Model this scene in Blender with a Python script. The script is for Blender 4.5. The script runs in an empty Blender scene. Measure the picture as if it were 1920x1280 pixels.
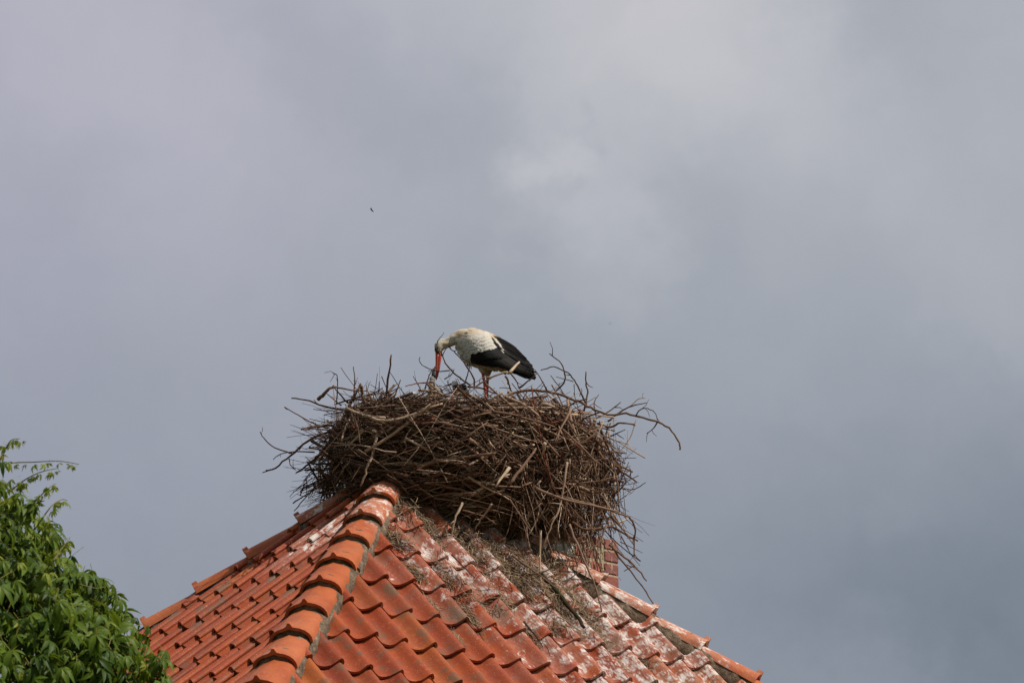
import bpy, bmesh, math, random
from mathutils import Vector, Matrix, noise as mnoise
R = math.radians
scene = bpy.context.scene
COL = scene.collection

# ------------------------------------------------------------------ camera
FPX, TILT = 7016.0, 0.314                 # focal length in photo pixels, upward tilt
CAM = Vector((0, 0, 1.6))
cd = bpy.data.cameras.new('camera'); cam = bpy.data.objects.new('camera', cd); COL.objects.link(cam)
cam.location = CAM; cam.rotation_euler = (math.pi/2 + TILT, 0, 0)
cd.sensor_width = 36; cd.lens = FPX/1920*36; cd.clip_start = .5; cd.clip_end = 3000
cd.dof.use_dof = True; cd.dof.focus_distance = 21.8; cd.dof.aperture_fstop = 8
scene.camera = cam
cT, sT = math.cos(TILT), math.sin(TILT)
def ray(px, py):
    X, U = (px-960)/FPX, -(py-640)/FPX
    return Vector((X, cT-U*sT, sT+U*cT))
def on_plane_y(px, py, Y):
    d = ray(px, py); return CAM + d*(Y/d.y)
APEX = CAM + ray(754.3, 833.9)*22.02

# ------------------------------------------------------------------ sun, sky, exposure
SUN_EL, SUN_AZ = R(49), R(65)             # azimuth: to the right of straight behind the camera
sdir = Vector((math.sin(SUN_AZ)*math.cos(SUN_EL), -math.cos(SUN_AZ)*math.cos(SUN_EL), math.sin(SUN_EL)))
sl = bpy.data.lights.new('sun', 'SUN'); sl.energy = 5.0; sl.angle = R(.53); sl.color = (1, .95, .87)
so = bpy.data.objects.new('sun', sl); COL.objects.link(so)
so.rotation_euler = (-sdir).to_track_quat('-Z', 'Y').to_euler(); so.location = (8, -8, 20)
scene.view_settings.view_transform = 'Standard'; scene.view_settings.look = 'None'
scene.view_settings.exposure = 0; scene.view_settings.gamma = 1; scene.view_settings.use_curve_mapping = False

class NT:
    """tiny helper round a node tree"""
    def __init__(s, tree): s.t = tree; s.n = tree.nodes; s.l = tree.links
    def new(s, typ, **kw):
        n = s.n.new(typ)
        for k, v in kw.items():
            if k.startswith('i_'):
                k = k[2:]; k = int(k) if k.isdigit() else k
                s.put(n.inputs[k], v)
            else: setattr(n, k, v)
        return n
    def put(s, inp, v):
        if isinstance(v, bpy.types.NodeSocket): s.l.new(v, inp)
        else: inp.default_value = v
    def math(s, op, a, b=0.0, c=None, clamp=False):
        n = s.n.new('ShaderNodeMath'); n.operation = op; n.use_clamp = clamp
        s.put(n.inputs[0], a); s.put(n.inputs[1], b)
        if c is not None: s.put(n.inputs[2], c)
        return n.outputs[0]
    def vmath(s, op, a, b=None, scale=None):
        n = s.n.new('ShaderNodeVectorMath'); n.operation = op
        s.put(n.inputs[0], a)
        if b is not None: s.put(n.inputs[1], b)
        if scale is not None: s.put(n.inputs['Scale'], scale)
        return n.outputs['Value'] if op in ('DISTANCE', 'LENGTH', 'DOT_PRODUCT') else n.outputs[0]
    def noise(s, vec, scale, detail=3, rough=.55, dist=0.0, col=False):
        n = s.n.new('ShaderNodeTexNoise'); s.put(n.inputs['Vector'], vec)
        s.put(n.inputs['Scale'], scale); n.inputs['Detail'].default_value = detail
        n.inputs['Roughness'].default_value = rough; n.inputs['Distortion'].default_value = dist
        return n.outputs['Color'] if col else n.outputs['Fac']
    def smooth(s, v, a, b, lo=0.0, hi=1.0):
        n = s.n.new('ShaderNodeMapRange'); n.interpolation_type = 'SMOOTHSTEP'
        s.put(n.inputs[0], v); s.put(n.inputs[1], a); s.put(n.inputs[2], b); s.put(n.inputs[3], lo); s.put(n.inputs[4], hi)
        return n.outputs[0]
    def mix(s, f, a, b, mode='MIX'):
        n = s.n.new('ShaderNodeMix'); n.data_type = 'RGBA'; n.blend_type = mode
        s.put(n.inputs[0], f); s.put(n.inputs[6], a if not isinstance(a, tuple) else a+(1,) if len(a) == 3 else a)
        s.put(n.inputs[7], b if not isinstance(b, tuple) else b+(1,) if len(b) == 3 else b)
        return n.outputs[2]
    def ramp(s, f, stops):
        n = s.n.new('ShaderNodeValToRGB'); s.put(n.inputs[0], f); e = n.color_ramp.elements
        while len(e) > 1: e.remove(e[-1])
        e[0].position = stops[0][0]; e[0].color = stops[0][1]+(1,)
        for p, c in stops[1:]:
            x = e.new(p); x.color = c+(1,)
        return n.outputs[0]

world = bpy.data.worlds.new('World'); scene.world = world; world.use_nodes = True
def build_world():
    w = NT(world.node_tree); w.n.clear()
    sky = w.new('ShaderNodeTexSky', sky_type='NISHITA', sun_disc=False, sun_elevation=SUN_EL, sun_rotation=math.pi-SUN_AZ)
    bg1 = w.new('ShaderNodeBackground', i_Color=sky.outputs[0], i_Strength=.1)
    d = w.vmath('NORMALIZE', w.new('ShaderNodeTexCoord').outputs['Generated'])
    wn = w.vmath('SUBTRACT', w.noise(d, 16, 4, .55, col=True), (.5, .5, .5))
    wf = w.vmath('SUBTRACT', w.noise(d, 55, 6, .6, col=True), (.5, .5, .5))
    wd = w.vmath('ADD', w.vmath('ADD', d, w.vmath('SCALE', wn, scale=.045)), w.vmath('SCALE', wf, scale=.035))
    z = w.new('ShaderNodeSeparateXYZ', i_0=d).outputs[2]
    v = w.smooth(z, math.sin(R(9)), math.sin(R(24)), .262, .455)      # overcast: thinner, brighter cloud higher up
    v = w.math('ADD', v, w.math('MULTIPLY', w.math('SUBTRACT', w.noise(wd, 7, 3, .5), .5), .10))
    v = w.math('ADD', v, w.math('MULTIPLY', w.math('SUBTRACT', w.noise(wd, 22, 5, .6), .5), .055))
    # cloud masses: direction, angular radius (photo pixels / focal length), brightness
    for px, py, r, a in CLOUDS:
        q = ray(px, py).normalized()
        k = w.smooth(w.vmath('DISTANCE', wd, tuple(q)), r/FPX, 0, 0, a)
        v = w.math('ADD', v, k)
    colr = w.ramp(v, [(.20, (.86, 1.0, 1.22)), (.42, (.95, 1.0, 1.10)), (.60, (1.0, .985, 1.03))])
    vio = w.smooth(w.vmath('DISTANCE', wd, tuple(ray(-100, 200).normalized())), 1300/FPX, 0, 0, .8)
    colr = w.mix(vio, colr, w.mix(1.0, colr, (1.035, .975, 1.07), 'MULTIPLY'))
    c = w.mix(1.0, colr, v, 'MULTIPLY')
    bg2 = w.new('ShaderNodeBackground', i_Color=c, i_Strength=1.0)
    m = w.new('ShaderNodeMixShader', i_0=.94); w.l.new(bg1.outputs[0], m.inputs[1]); w.l.new(bg2.outputs[0], m.inputs[2])
    w.l.new(m.outputs[0], w.new('ShaderNodeOutputWorld').inputs[0])
CLOUDS = [(1250, 10, 420, .12), (1090, 350, 210, .065), (1000, 320, 110, .06), (1130, 510, 190, .07), (1480, 270, 340, .035), (270, 170, 320, .045), (60, 20, 300, .03),
          (790, 220, 280, -.055), (580, 70, 240, -.03), (1640, 30, 220, -.02), (1900, 1100, 560, -.10), (1640, 1340, 260, .045), (1090, 258, 70, -.055), (1040, 368, 50, -.035), (420, 470, 330, .02), (1800, 420, 300, .03), (1450, 1000, 330, -.02)]
build_world()

# ------------------------------------------------------------------ materials
def mat(name):
    m = bpy.data.materials.new(name); m.use_nodes = True
    t = NT(m.node_tree); b = t.n['Principled BSDF']
    return m, t, b
def bump(t, b, h, strength=.4, dist=.01):
    n = t.new('ShaderNodeBump', i_Strength=strength, i_Distance=dist, i_Height=h); t.l.new(n.outputs[0], b.inputs['Normal'])
def objvec(t, k=13.7):
    tc = t.new('ShaderNodeTexCoord').outputs['Object']; r = t.new('ShaderNodeObjectInfo').outputs['Random']
    off = t.new('ShaderNodeCombineXYZ', i_0=t.math('MULTIPLY', r, k), i_1=t.math('MULTIPLY', r, k*1.7), i_2=t.math('MULTIPLY', r, k*.6))
    return t.vmath('ADD', tc, off.outputs[0]), r
def wpos(t): return t.new('ShaderNodeNewGeometry').outputs['Position']

def tile_material(name, ridge=False, splash=()):
    m, t, b = mat(name)
    v, r = objvec(t); P = wpos(t)
    if ridge:
        base = t.ramp(r, [(0, (.36, .088, .028)), (.5, (.39, .102, .034)), (1, (.40, .118, .048))])
    else:
        base = t.ramp(r, [(0, (.165, .030, .013)), (.15, (.30, .057, .017)), (.3, (.225, .041, .015)), (.5, (.315, .065, .018)), (.65, (.265, .053, .019)), (.8, (.35, .095, .023)), (.9, (.21, .046, .021)), (1, (.295, .070, .024))])
    n1 = t.noise(v, 9, 4); base = t.mix(t.smooth(n1, .35, .75), base, t.mix(.5, base, (.22, .038, .020)))
    n2 = t.noise(v, 34, 4, .6); base = t.mix(t.math('MULTIPLY', t.smooth(n2, .5, .8), .35), base, (.46, .17, .075))
    # grey-black weathering on some of the tiles
    gate = t.smooth(t.noise(t.vmath('SCALE', P, scale=1.0), 1.3, 2), .36, .56)
    soot = t.math('MULTIPLY', t.math('MULTIPLY', t.smooth(t.noise(v, 7.5, 3, .6), .5, .68), gate), .28 if ridge else .8)
    base = t.mix(soot, base, (.12, .078, .048))
    speck = t.math('MULTIPLY', t.smooth(t.noise(v, 95, 3, .7), .60, .72), t.smooth(t.noise(v, 10, 2), .42, .6))
    base = t.mix(t.math('MULTIPLY', speck, .45), base, (.16, .13, .09))
    # bird droppings, splashed down the slope, thick near the nest
    mask = None
    for q, r0, r1, a in splash:
        k = t.smooth(t.vmath('DISTANCE', P, tuple(q)), r0, r1, 0, a)
        mask = k if mask is None else t.math('MAXIMUM', mask, k)
    sv = t.vmath('MULTIPLY', v, (120, 20, 50) if not ridge else (60, 26, 40))
    s1 = t.noise(sv, 1.0, 7, .72, .45); s2 = t.noise(v, 12, 4, .62, .4)
    lo1 = t.math('SUBTRACT', .56, t.math('MULTIPLY', mask, .14)); lo2 = t.math('SUBTRACT', .61, t.math('MULTIPLY', mask, .20))
    wf = t.math('MULTIPLY', t.smooth(s1, lo1, t.math('ADD', lo1, .14)), t.smooth(s2, lo2, t.math('ADD', lo2, .12)))
    thick = t.smooth(s2, t.math('ADD', lo2, .10), t.math('ADD', lo2, .17))
    wf = t.math('MAXIMUM', wf, t.math('MULTIPLY', thick, t.smooth(s1, .36, .56)))
    wf = t.math('MULTIPLY', wf, t.smooth(mask, 0, .3))
    film = t.math('MULTIPLY', t.math('MULTIPLY', mask, t.math('MULTIPLY', t.smooth(t.noise(v, 5, 3), .38, .62), t.smooth(s1, .30, .6))), .6)
    base = t.mix(film, base, (.42, .28, .22))
    base = t.mix(t.math('MULTIPLY', wf, .93), base, t.mix(t.noise(v, 25, 2), (.46, .39, .34), (.76, .72, .68)))
    fleck = t.math('MULTIPLY', t.smooth(t.noise(v, 130, 2, .5), .69, .73), t.smooth(mask, -.6, .5))
    base = t.mix(t.math('MULTIPLY', fleck, .7), base, (.62, .55, .48))
    t.l.new(base, b.inputs['Base Color'])
    rough = t.math('ADD', t.math('MULTIPLY', n1, .25), .42); t.l.new(rough, b.inputs['Roughness'])
    b.inputs['Specular IOR Level'].default_value = .17
    bump(t, b, t.math('ADD', t.math('MULTIPLY', n2, .5), t.math('ADD', t.noise(v, 120, 3), t.math('MULTIPLY', n1, 1.6))), .32, .006)
    return m
def simple(name, stops, scale=12, rough=.85, bs=.5, bd=.01, detail=4, spec=.25):
    m, t, b = mat(name); v, r = objvec(t)
    n = t.noise(v, scale, detail, .6); t.l.new(t.ramp(n, stops), b.inputs['Base Color'])
    b.inputs['Roughness'].default_value = rough; b.inputs['Specular IOR Level'].default_value = spec
    bump(t, b, t.noise(v, scale*2.3, 4, .65), bs, bd); return m
def stick_material(name, tint=None):
    m, t, b = mat(name); P = wpos(t)
    at = t.new('ShaderNodeAttribute', attribute_name='tone').outputs['Fac']
    c = t.ramp(at, [(0, (.028, .014, .009)), (.35, (.085, .043, .027)), (.6, (.17, .098, .065)), (.8, (.34, .23, .16)), (.94, (.52, .40, .29)), (1, (.15, .042, .024))])
    n = t.noise(P, 60, 4, .65); c = t.mix(t.smooth(n, .4, .75, 0, .4), c, t.mix(.4, c, (.26, .20, .15)))
    c = t.mix(t.smooth(t.noise(P, 14, 3), .66, .78, 0, .3), c, tint or (.12, .11, .035)) if not tint else t.mix(t.smooth(t.noise(P, 14, 3), .40, .65, .1, .8), c, tint)
    t.l.new(c, b.inputs['Base Color']); b.inputs['Roughness'].default_value = .85; b.inputs['Specular IOR Level'].default_value = .1
    bump(t, b, t.noise(P, 160, 3, .7), .8, .004); return m
def attr_mat(name, stops, rough=.7, spec=.3, noise_scale=40, amt=.25, dark=(.1, .08, .06), trans=0):
    m, t, b = mat(name); P = t.new('ShaderNodeTexCoord').outputs['Object']
    at = t.new('ShaderNodeAttribute', attribute_name='tone').outputs['Fac']
    c = t.ramp(at, stops); c = t.mix(t.smooth(t.noise(P, noise_scale, 4), .4, .75, 0, amt), c, dark)
    t.l.new(c, b.inputs['Base Color']); b.inputs['Roughness'].default_value = rough; b.inputs['Specular IOR Level'].default_value = spec
    return m

# ------------------------------------------------------------------ object helpers
def link(o, parent=None):
    COL.objects.link(o)
    if parent: o.parent = parent
    return o
def empty(name, loc, label, cat, group=None):
    o = bpy.data.objects.new(name, None); o.location = loc; o.empty_display_size = .2; COL.objects.link(o)
    o['label'] = label; o['category'] = cat
    if group: o['group'] = group
    return o
def mesh_obj(name, me, m, parent=None, loc=(0, 0, 0), smooth=True):
    if m and not me.materials: me.materials.append(m)
    if smooth and len(me.polygons): me.polygons.foreach_set('use_smooth', [True]*len(me.polygons))
    o = bpy.data.objects.new(name, me); o.location = loc; return link(o, parent)
class Geo:
    """collects vertices and faces, with one tone per piece"""
    def __init__(s): s.v = []; s.f = []; s.t = []
    def add(s, vs, fs, tone=0.0):
        o = len(s.v); s.v += [tuple(p) for p in vs]; s.f += [tuple(i+o for i in f) for f in fs]; s.t += [tone]*len(vs) if not isinstance(tone, list) else tone
    def mesh(s, name, origin=None):
        vs = s.v if origin is None else [(a-origin[0], b-origin[1], c-origin[2]) for a, b, c in s.v]
        me = bpy.data.meshes.new(name); me.from_pydata(vs, [], s.f)
        a = me.attributes.new('tone', 'FLOAT', 'POINT'); a.data.foreach_set('value', s.t); me.update(); return me
    def obj(s, name, m, parent=None, origin=None, smooth=True):
        return mesh_obj(name, s.mesh(name, origin), m, parent, (0, 0, 0), smooth)
def catmull(pts, n):
    pts = [Vector(p) for p in pts]
    if len(pts) == 2: return [pts[0].lerp(pts[1], i/n) for i in range(n+1)]
    e = [pts[0]*2-pts[1]]+pts+[pts[-1]*2-pts[-2]]; out = []; seg = len(pts)-1
    for i in range(n+1):
        u = i/n*seg; k = min(int(u), seg-1); x = u-k; a, b, c, d = e[k:k+4]
        out.append(.5*((2*b)+(c-a)*x+(2*a-5*b+4*c-d)*x*x+(3*b-a-3*c+d)*x**3))
    return out
def tube(g, pts, r0, r1, sides=5, tone=0.0, wob=0.0, rnd=random):
    n = len(pts); rings = []
    up = Vector((.13, .31, .94)); vs = []; fs = []
    for i, p in enumerate(pts):
        t = (pts[min(i+1, n-1)]-pts[max(i-1, 0)])
        if t.length < 1e-9: t = Vector((1, 0, 0))
        t.normalize(); a = t.cross(up)
        if a.length < .05: a = t.cross(Vector((1, 0, 0)))
        a.normalize(); b = t.cross(a); r = r0+(r1-r0)*i/(n-1)
        if wob: r *= 1+rnd.uniform(-wob, wob)
        for k in range(sides):
            q = 2*math.pi*k/sides; vs.append(p+(a*math.cos(q)+b*math.sin(q))*r)
    for i in range(n-1):
        for k in range(sides):
            k2 = (k+1) % sides; fs.append((i*sides+k, i*sides+k2, (i+1)*sides+k2, (i+1)*sides+k))
    fs.append(tuple(range(sides-1, -1, -1))); fs.append(tuple((n-1)*sides+k for k in range(sides)))
    g.add(vs, fs, tone)

# ------------------------------------------------------------------ ground
M_ground = simple('ground_grass', [(.3, (.035, .06, .016)), (.6, (.07, .10, .03)), (.8, (.12, .10, .06))], 3)
gm = bpy.data.meshes.new('ground'); gm.from_pydata([(-900, -900, 0), (900, -900, 0), (900, 900, 0), (-900, 900, 0)], [], [(0, 1, 2, 3)])
go = mesh_obj('ground', gm, M_ground); go['kind'] = 'structure'; go['label'] = 'grassy ground round the house'

# ------------------------------------------------------------------ roof frame
TH, PR, PL = .644, 1.031, .911            # azimuth of the house, pitch (rise/run) of the two pairs of slopes
nr = Vector((math.sin(TH), -math.cos(TH), 0)); nl = Vector((-math.cos(TH), -math.sin(TH), 0))
def hipdir(n1, p1, n2, p2):
    v = n1/p1+n2/p2; v.z = -1; return v.normalized()
HC, HL, HR, HB = hipdir(nr, PR, nl, PL), hipdir(-nr, PR, nl, PL), hipdir(nr, PR, -nl, PL), hipdir(-nr, PR, -nl, PL)
class Face:
    def __init__(s, n, p):
        s.n = n; s.p = p
        s.x = Vector((-n.y, n.x, 0)).normalized()               # to the right, seen from outside
        s.d = Vector((n.x, n.y, -p)).normalized()               # down the slope
        s.z = s.x.cross(-s.d).normalized()
        s.M = Matrix((s.x, -s.d, s.z)).transposed()
    def pt(s, u, g, h=0): return APEX + s.x*u + s.d*g + s.z*h
    def hit(s, px, py, h=0):
        d = ray(px, py); o = APEX+s.z*h; k = (o-CAM).dot(s.z)/d.dot(s.z); return CAM+d*k
    def uv(s, P): q = P-APEX; return q.dot(s.x), q.dot(s.d)
FR, FL, FBL, FBR = Face(nr, PR), Face(nl, PL), Face(-nr, PR), Face(-nl, PL)
EAVE = 2.75                                                   # drop from apex to eaves
SPL = [(FR.hit(1110, 1090), 1.9, .3, 1.0), (FR.hit(880, 1040), 1.0, .1, .85), (FR.hit(1200, 1250), 1.3, .1, .95), (FL.hit(610, 985), .62, .05, .85)]
M_tile = tile_material('terracotta_tile', False, SPL)
M_ridge = tile_material('terracotta_ridge', True, [(APEX+HC*.95, .75, .15, .72), (APEX+HR*1.6, 1.35, .2, .95), (APEX+HL*.6, .45, .1, .6)])
M_mortar = simple('mortar_lime', [(.3, (.075, .05, .032)), (.55, (.17, .12, .08)), (.75, (.32, .25, .17))], 22, .95, 1, .02)
M_dirt = simple('mortar_weathered', [(.3, (.05, .042, .034)), (.55, (.12, .10, .078)), (.75, (.25, .22, .18))], 30, .95, 1, .02)
M_deck = simple('roof_batten_wood', [(.3, (.06, .045, .03)), (.7, (.12, .09, .06))], 8)
M_wall = simple('wall_plaster', [(.3, (.42, .37, .30)), (.7, (.55, .50, .42))], 4)

house = empty('house', (APEX.x, APEX.y, 0), 'tiled house with a pyramid roof of orange pantiles and a stork nest on top', 'house')
HO = Vector(house.location)
def to_house(M): return Matrix.Translation(-HO) @ M

# walls and roof boarding
zc = APEX.z-EAVE
cor = [APEX+h*(EAVE/-h.z) for h in (HC, HR, HB, HL)]
g = Geo(); inn = [Vector((APEX.x+(c.x-APEX.x)*.93, APEX.y+(c.y-APEX.y)*.93, 0)) for c in cor]
g.add([(c.x, c.y, 0) for c in inn]+[(c.x, c.y, zc+.18) for c in inn], [(i, (i+1) % 4, 4+(i+1) % 4, 4+i) for i in range(4)])
g.obj('wall', M_wall, house, HO, False)
g = Geo(); low = Vector((0, 0, -.20))
g.add([APEX+low]+[c+low for c in cor], [(0, 1, 2), (0, 2, 3), (0, 3, 4), (0, 4, 1)])
g.obj('roof_boarding', M_deck, house, HO, False)

# ------------------------------------------------------------------ pantiles
PROF = [(0, .034), (.018, .027), (.040, .014), (.064, .004), (.088, 0), (.112, .002), (.134, .012), (.151, .028), (.167, .043), (.184, .052), (.196, .050), (.205, .041), (.209, .031)]
TW, TL, GA, TK = .189, .41, .331, .015
def tile_mesh(k):
    rnd = random.Random(k); am = 1.26+rnd.uniform(-.05, .05); bow = rnd.uniform(-.002, .004)
    ys = [0, .03, TL]; bm = bmesh.new(); top = []; bot = []
    for y in ys:
        lift = .033*(1-y/TL)-.004
        rt = []; rb = []
        for i, (x, z) in enumerate(PROF):
            zz = z*am+lift+bow*math.sin(math.pi*x/.2)
            yy = y + (.004*math.sin(i*1.3+k) if y == 0 else 0)
            rt.append(bm.verts.new((x, yy, zz)))
            i0, i1 = max(i-1, 0), min(i+1, len(PROF)-1)
            tx, tz = PROF[i1][0]-PROF[i0][0], PROF[i1][1]-PROF[i0][1]; L = math.hypot(tx, tz)
            rb.append(bm.verts.new((x+tz/L*TK, yy, zz-tx/L*TK)))
        top.append(rt); bot.append(rb)
    n = len(PROF)
    for j in range(len(ys)-1):
        for i in range(n-1):
            bm.faces.new((top[j][i], top[j][i+1], top[j+1][i+1], top[j+1][i]))
    for i in range(n-1): bm.faces.new((bot[0][i+1], bot[0][i], bot[2][i], bot[2][i+1]))
    # front rim with its own vertices so that the edge stays crisp, plus the two sides
    ft = [bm.verts.new(q.co) for q in top[0]]; fb = [bm.verts.new(q.co) for q in bot[0]]
    for i in range(n-1): bm.faces.new((fb[i], fb[i+1], ft[i+1], ft[i]))
    bm.faces.new((bot[0][-1], bot[2][-1], top[2][-1], top[1][-1], top[0][-1])); bm.faces.new((top[0][0], top[1][0], top[2][0], bot[2][0], bot[0][0]))
    me = bpy.data.meshes.new('roof_tile'); bm.to_mesh(me); bm.free()
    me.materials.append(M_tile); me.polygons.foreach_set('use_smooth', [True]*len(me.polygons)); return me
TILES = [tile_mesh(k) for k in range(4)]
def project(P):
    q = P-CAM; d = q.y*cT+q.z*sT; u = -q.y*sT+q.z*cT; return 960+FPX*q.x/d, 640-FPX*u/d
rt = random.Random(5)
def lay(face, phase, g0, hip_l, hip_r, visible):
    part = bpy.data.objects.new('roof_slope', None); part.empty_display_size = .2; part.location = APEX-HO; link(part, house)
    rest = bmesh.new()
    smax = EAVE/-face.d.z
    # hip planes in slope coordinates: |u| <= g * k
    kl = abs(hip_l.dot(face.x)/hip_l.dot(face.d)); kr = abs(hip_r.dot(face.x)/hip_r.dot(face.d))
    nrow = int((smax-g0)/GA)+2
    for row in range(-4, nrow):
        gl = g0+row*GA                                         # slope distance of the lower edge
        if gl < .25: continue
        for c in range(int(-kl*gl/TW)-2, int(kr*gl/TW)+3):
            u = phase+c*TW-.184
            if u+.21 < -kl*gl or u > kr*gl: continue
            inset = .088
            cut_l = u < -kl*(gl-TL)+inset+.05; cut_r = u+.22 > kr*(gl-TL)-inset-.05
            ph = project(face.pt(u+.1, gl-.16)); vis = visible and -60 < ph[0] < 1980 and ph[1] < 1345
            du, dg, dh = rt.gauss(0, .0035), rt.gauss(0, .005), rt.gauss(0, .0012)
            M = Matrix.Translation(face.x*(u+du)+face.d*(gl+dg)+face.z*(-.102+dh)).to_4x4() @ face.M.to_4x4() @ Matrix.Rotation(rt.gauss(0, .008), 4, 'Z') @ Matrix.Rotation(rt.gauss(0, .010), 4, 'Y') @ Matrix.Rotation(rt.gauss(0, .004), 4, 'X')
            me = TILES[rt.randrange(4)]
            if cut_l or cut_r:
                bm = bmesh.new(); bm.from_mesh(me); Mi = M.inverted()
                for flag, k, sg in ((cut_l, kl, -1), (cut_r, kr, 1)):
                    if not flag: continue
                    pn = (face.x*sg-face.d*k).normalized()     # outward normal of the cut
                    po = -pn*inset
                    bmesh.ops.bisect_plane(bm, geom=bm.verts[:]+bm.edges[:]+bm.faces[:], plane_co=Mi @ po, plane_no=(Mi.to_3x3() @ pn).normalized(), clear_outer=True)
                if len(bm.faces) < 3 or sum(f.calc_area() for f in bm.faces) < .012: bm.free(); continue
                me2 = bpy.data.meshes.new('roof_tile'); bm.to_mesh(me2); bm.free(); me = me2
            if vis:
                o = bpy.data.objects.new('roof_tile', me); link(o, part); o.matrix_local = M
                if not me.materials: me.materials.append(M_tile)
            else:
                o0 = len(rest.verts); rest.from_mesh(me); rest.verts.ensure_lookup_table()
                for q in rest.verts[o0:]: q.co = M @ q.co
    if len(rest.verts):
        me = bpy.data.meshes.new('tile_field'); rest.to_mesh(me)
        o = mesh_obj('tile_field', me, M_tile, part); o['kind'] = 'stuff'
    rest.free(); return part
lay(FR, .082, 1.241, HC, HR, True)
lay(FL, -.15, 1.766, HL, HC, True)
lay(FBL, .1, 1.3, HB, HL, False)
lay(FBR, .1, 1.3, HR, HB, False)

# ------------------------------------------------------------------ hip ridges
def ridge_mesh(k):
    rnd = random.Random(k+40); L = .44; bm = bmesh.new(); rows = []; nseg = 12
    wl, wu, hl, hu = .116, .100, .076, .050
    def sec(y, w, h, ex=0.0):
        r = []
        for i in range(nseg+1):
            a = math.pi*i/nseg; c = math.cos(a); s = math.sin(a)
            crest = .006*max(0, 1-abs(c)/.12)
            r.append((-c*(w+ex), y, (s**.85)*(h+ex+.008)+crest-.020))
        return r
    for y, ex in ((0, .0015), (.022, .0015), (.030, 0), (.2, 0), (L, 0)):
        f = y/L; rows.append([bm.verts.new(p) for p in sec(y, wl+(wu-wl)*f, hl+(hu-hl)*f, ex)])
    for j in range(len(rows)-1):
        for i in range(nseg): bm.faces.new((rows[j][i], rows[j][i+1], rows[j+1][i+1], rows[j+1][i]))
    fo = [bm.verts.new(p.co) for p in rows[0]]; fi = [bm.verts.new(p) for p in sec(0, wl-.015, hl-.015)]; bi = [bm.verts.new(p) for p in sec(L, wu-.016, hu-.016)]
    for i in range(nseg):
        bm.faces.new((fi[i], fi[i+1], fo[i+1], fo[i])); bm.faces.new((fi[i+1], fi[i], bi[i], bi[i+1]))
    # little peaked nib at the lower end of the crest
    zc_ = hl-.010; w = .012
    nv = [bm.verts.new(p) for p in ((-w*1.8, -.002, zc_-.004), (w*1.8, -.002, zc_-.004), (w*.5, -.002, zc_+.022), (-w*.5, -.002, zc_+.022), (-w*1.5, .034, zc_-.008), (w*1.5, .034, zc_-.008), (w*.4, .030, zc_+.023), (-w*.4, .030, zc_+.023))]
    for f in ((0, 1, 2, 3), (1, 5, 6, 2), (3, 2, 6, 7), (4, 0, 3, 7), (5, 4, 7, 6)): bm.faces.new([nv[i] for i in f])
    me = bpy.data.meshes.new('ridge_tile'); bm.to_mesh(me); bm.free(); me.materials.append(M_ridge)
    for p in me.polygons: p.use_smooth = p.area > .0011 or p.center.z < zc_-.02
    return me
RIDGE = [ridge_mesh(0), ridge_mesh(1)]
def hip(h, start, n, full=True):
    y = -h; x = Vector((-h.y, h.x, 0)).normalized(); z = x.cross(y).normalized()
    if z.z < 0: x = -x; z = x.cross(y)
    B = Matrix((x, y, z)).transposed()
    # mortar bed: ragged ribbon under both edges, and the filling under each lower end
    g = Geo(); rnd = random.Random(int(start*100)); N = 150; L = EAVE/-h.z
    for sgn in (-1, 1):
        vs = []; fs = []
        for i in range(N+1):
            q = .15+(L-.15)*i/N
            nz = lambda a, s_=9: mnoise.noise(Vector((q*s_, a+sgn*3, start)))
            o1 = .113+.012*nz(1.3, 14)+.012*nz(4.7, 34); dz = .010*nz(8.1, 26)
            for wx, zz in ((.05, .02), (.088, -.004+dz), (o1-.010, -.022+dz*1.2), (o1+.002, -.05), (o1-.004, -.15), (.05, -.15)):
                vs.append(APEX+h*q+x*(sgn*wx)+z*(zz-.066))
        for i in range(N):
            for k in range(5):
                a = i*6+k; f = (a, a+1, a+7, a+6); fs.append(f if sgn < 0 else f[::-1])
        g.add(vs, fs)
    for k in range(n):
        q = start+k*.36; vs = []; fs = []
        for i in range(11):
            a = math.pi*(.04+.92*i/10); c, s_ = -math.cos(a), math.sin(a)
            rec = .016+.008*mnoise.noise(Vector((i*.9, k*3.1, start*7)))
            po = APEX+h*(q-rec)+x*(c*.099)+z*(s_**.85*.070-.083)
            pi_ = APEX+h*(q-rec+.006)+x*(c*.082)+z*(s_**.85*.036-.083)
            vs += [po, pi_, po-h*.10, ]
        for i in range(10):
            a = i*3; fs += [(a+1, a+4, a+3, a), (a, a+3, a+5, a+2)]
        g.add(vs, fs)
    part = g.obj('hip_mortar', M_dirt if not full else M_mortar, house, HO)
    for k in range(-3, n+6):
        q = start+k*.36+rnd.gauss(0, .004)
        if q < .2 or q > L+.05: continue
        o = bpy.data.objects.new('ridge_tile', RIDGE[k % 2]); link(o, part)
        M = Matrix.Translation(APEX-HO+h*q+z*(-.066)).to_4x4() @ B.to_4x4() @ Matrix.Rotation(-.055+rnd.gauss(0, .006), 4, 'X') @ Matrix.Rotation(rnd.gauss(0, .012), 4, 'Z') @ Matrix.Rotation(rnd.gauss(0, .02), 4, 'Y')
        o.matrix_local = M
    return part
hip(HC, .836, 9); hip(HL, .763, 5, False); hip(HR, 1.448, 5)

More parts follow.
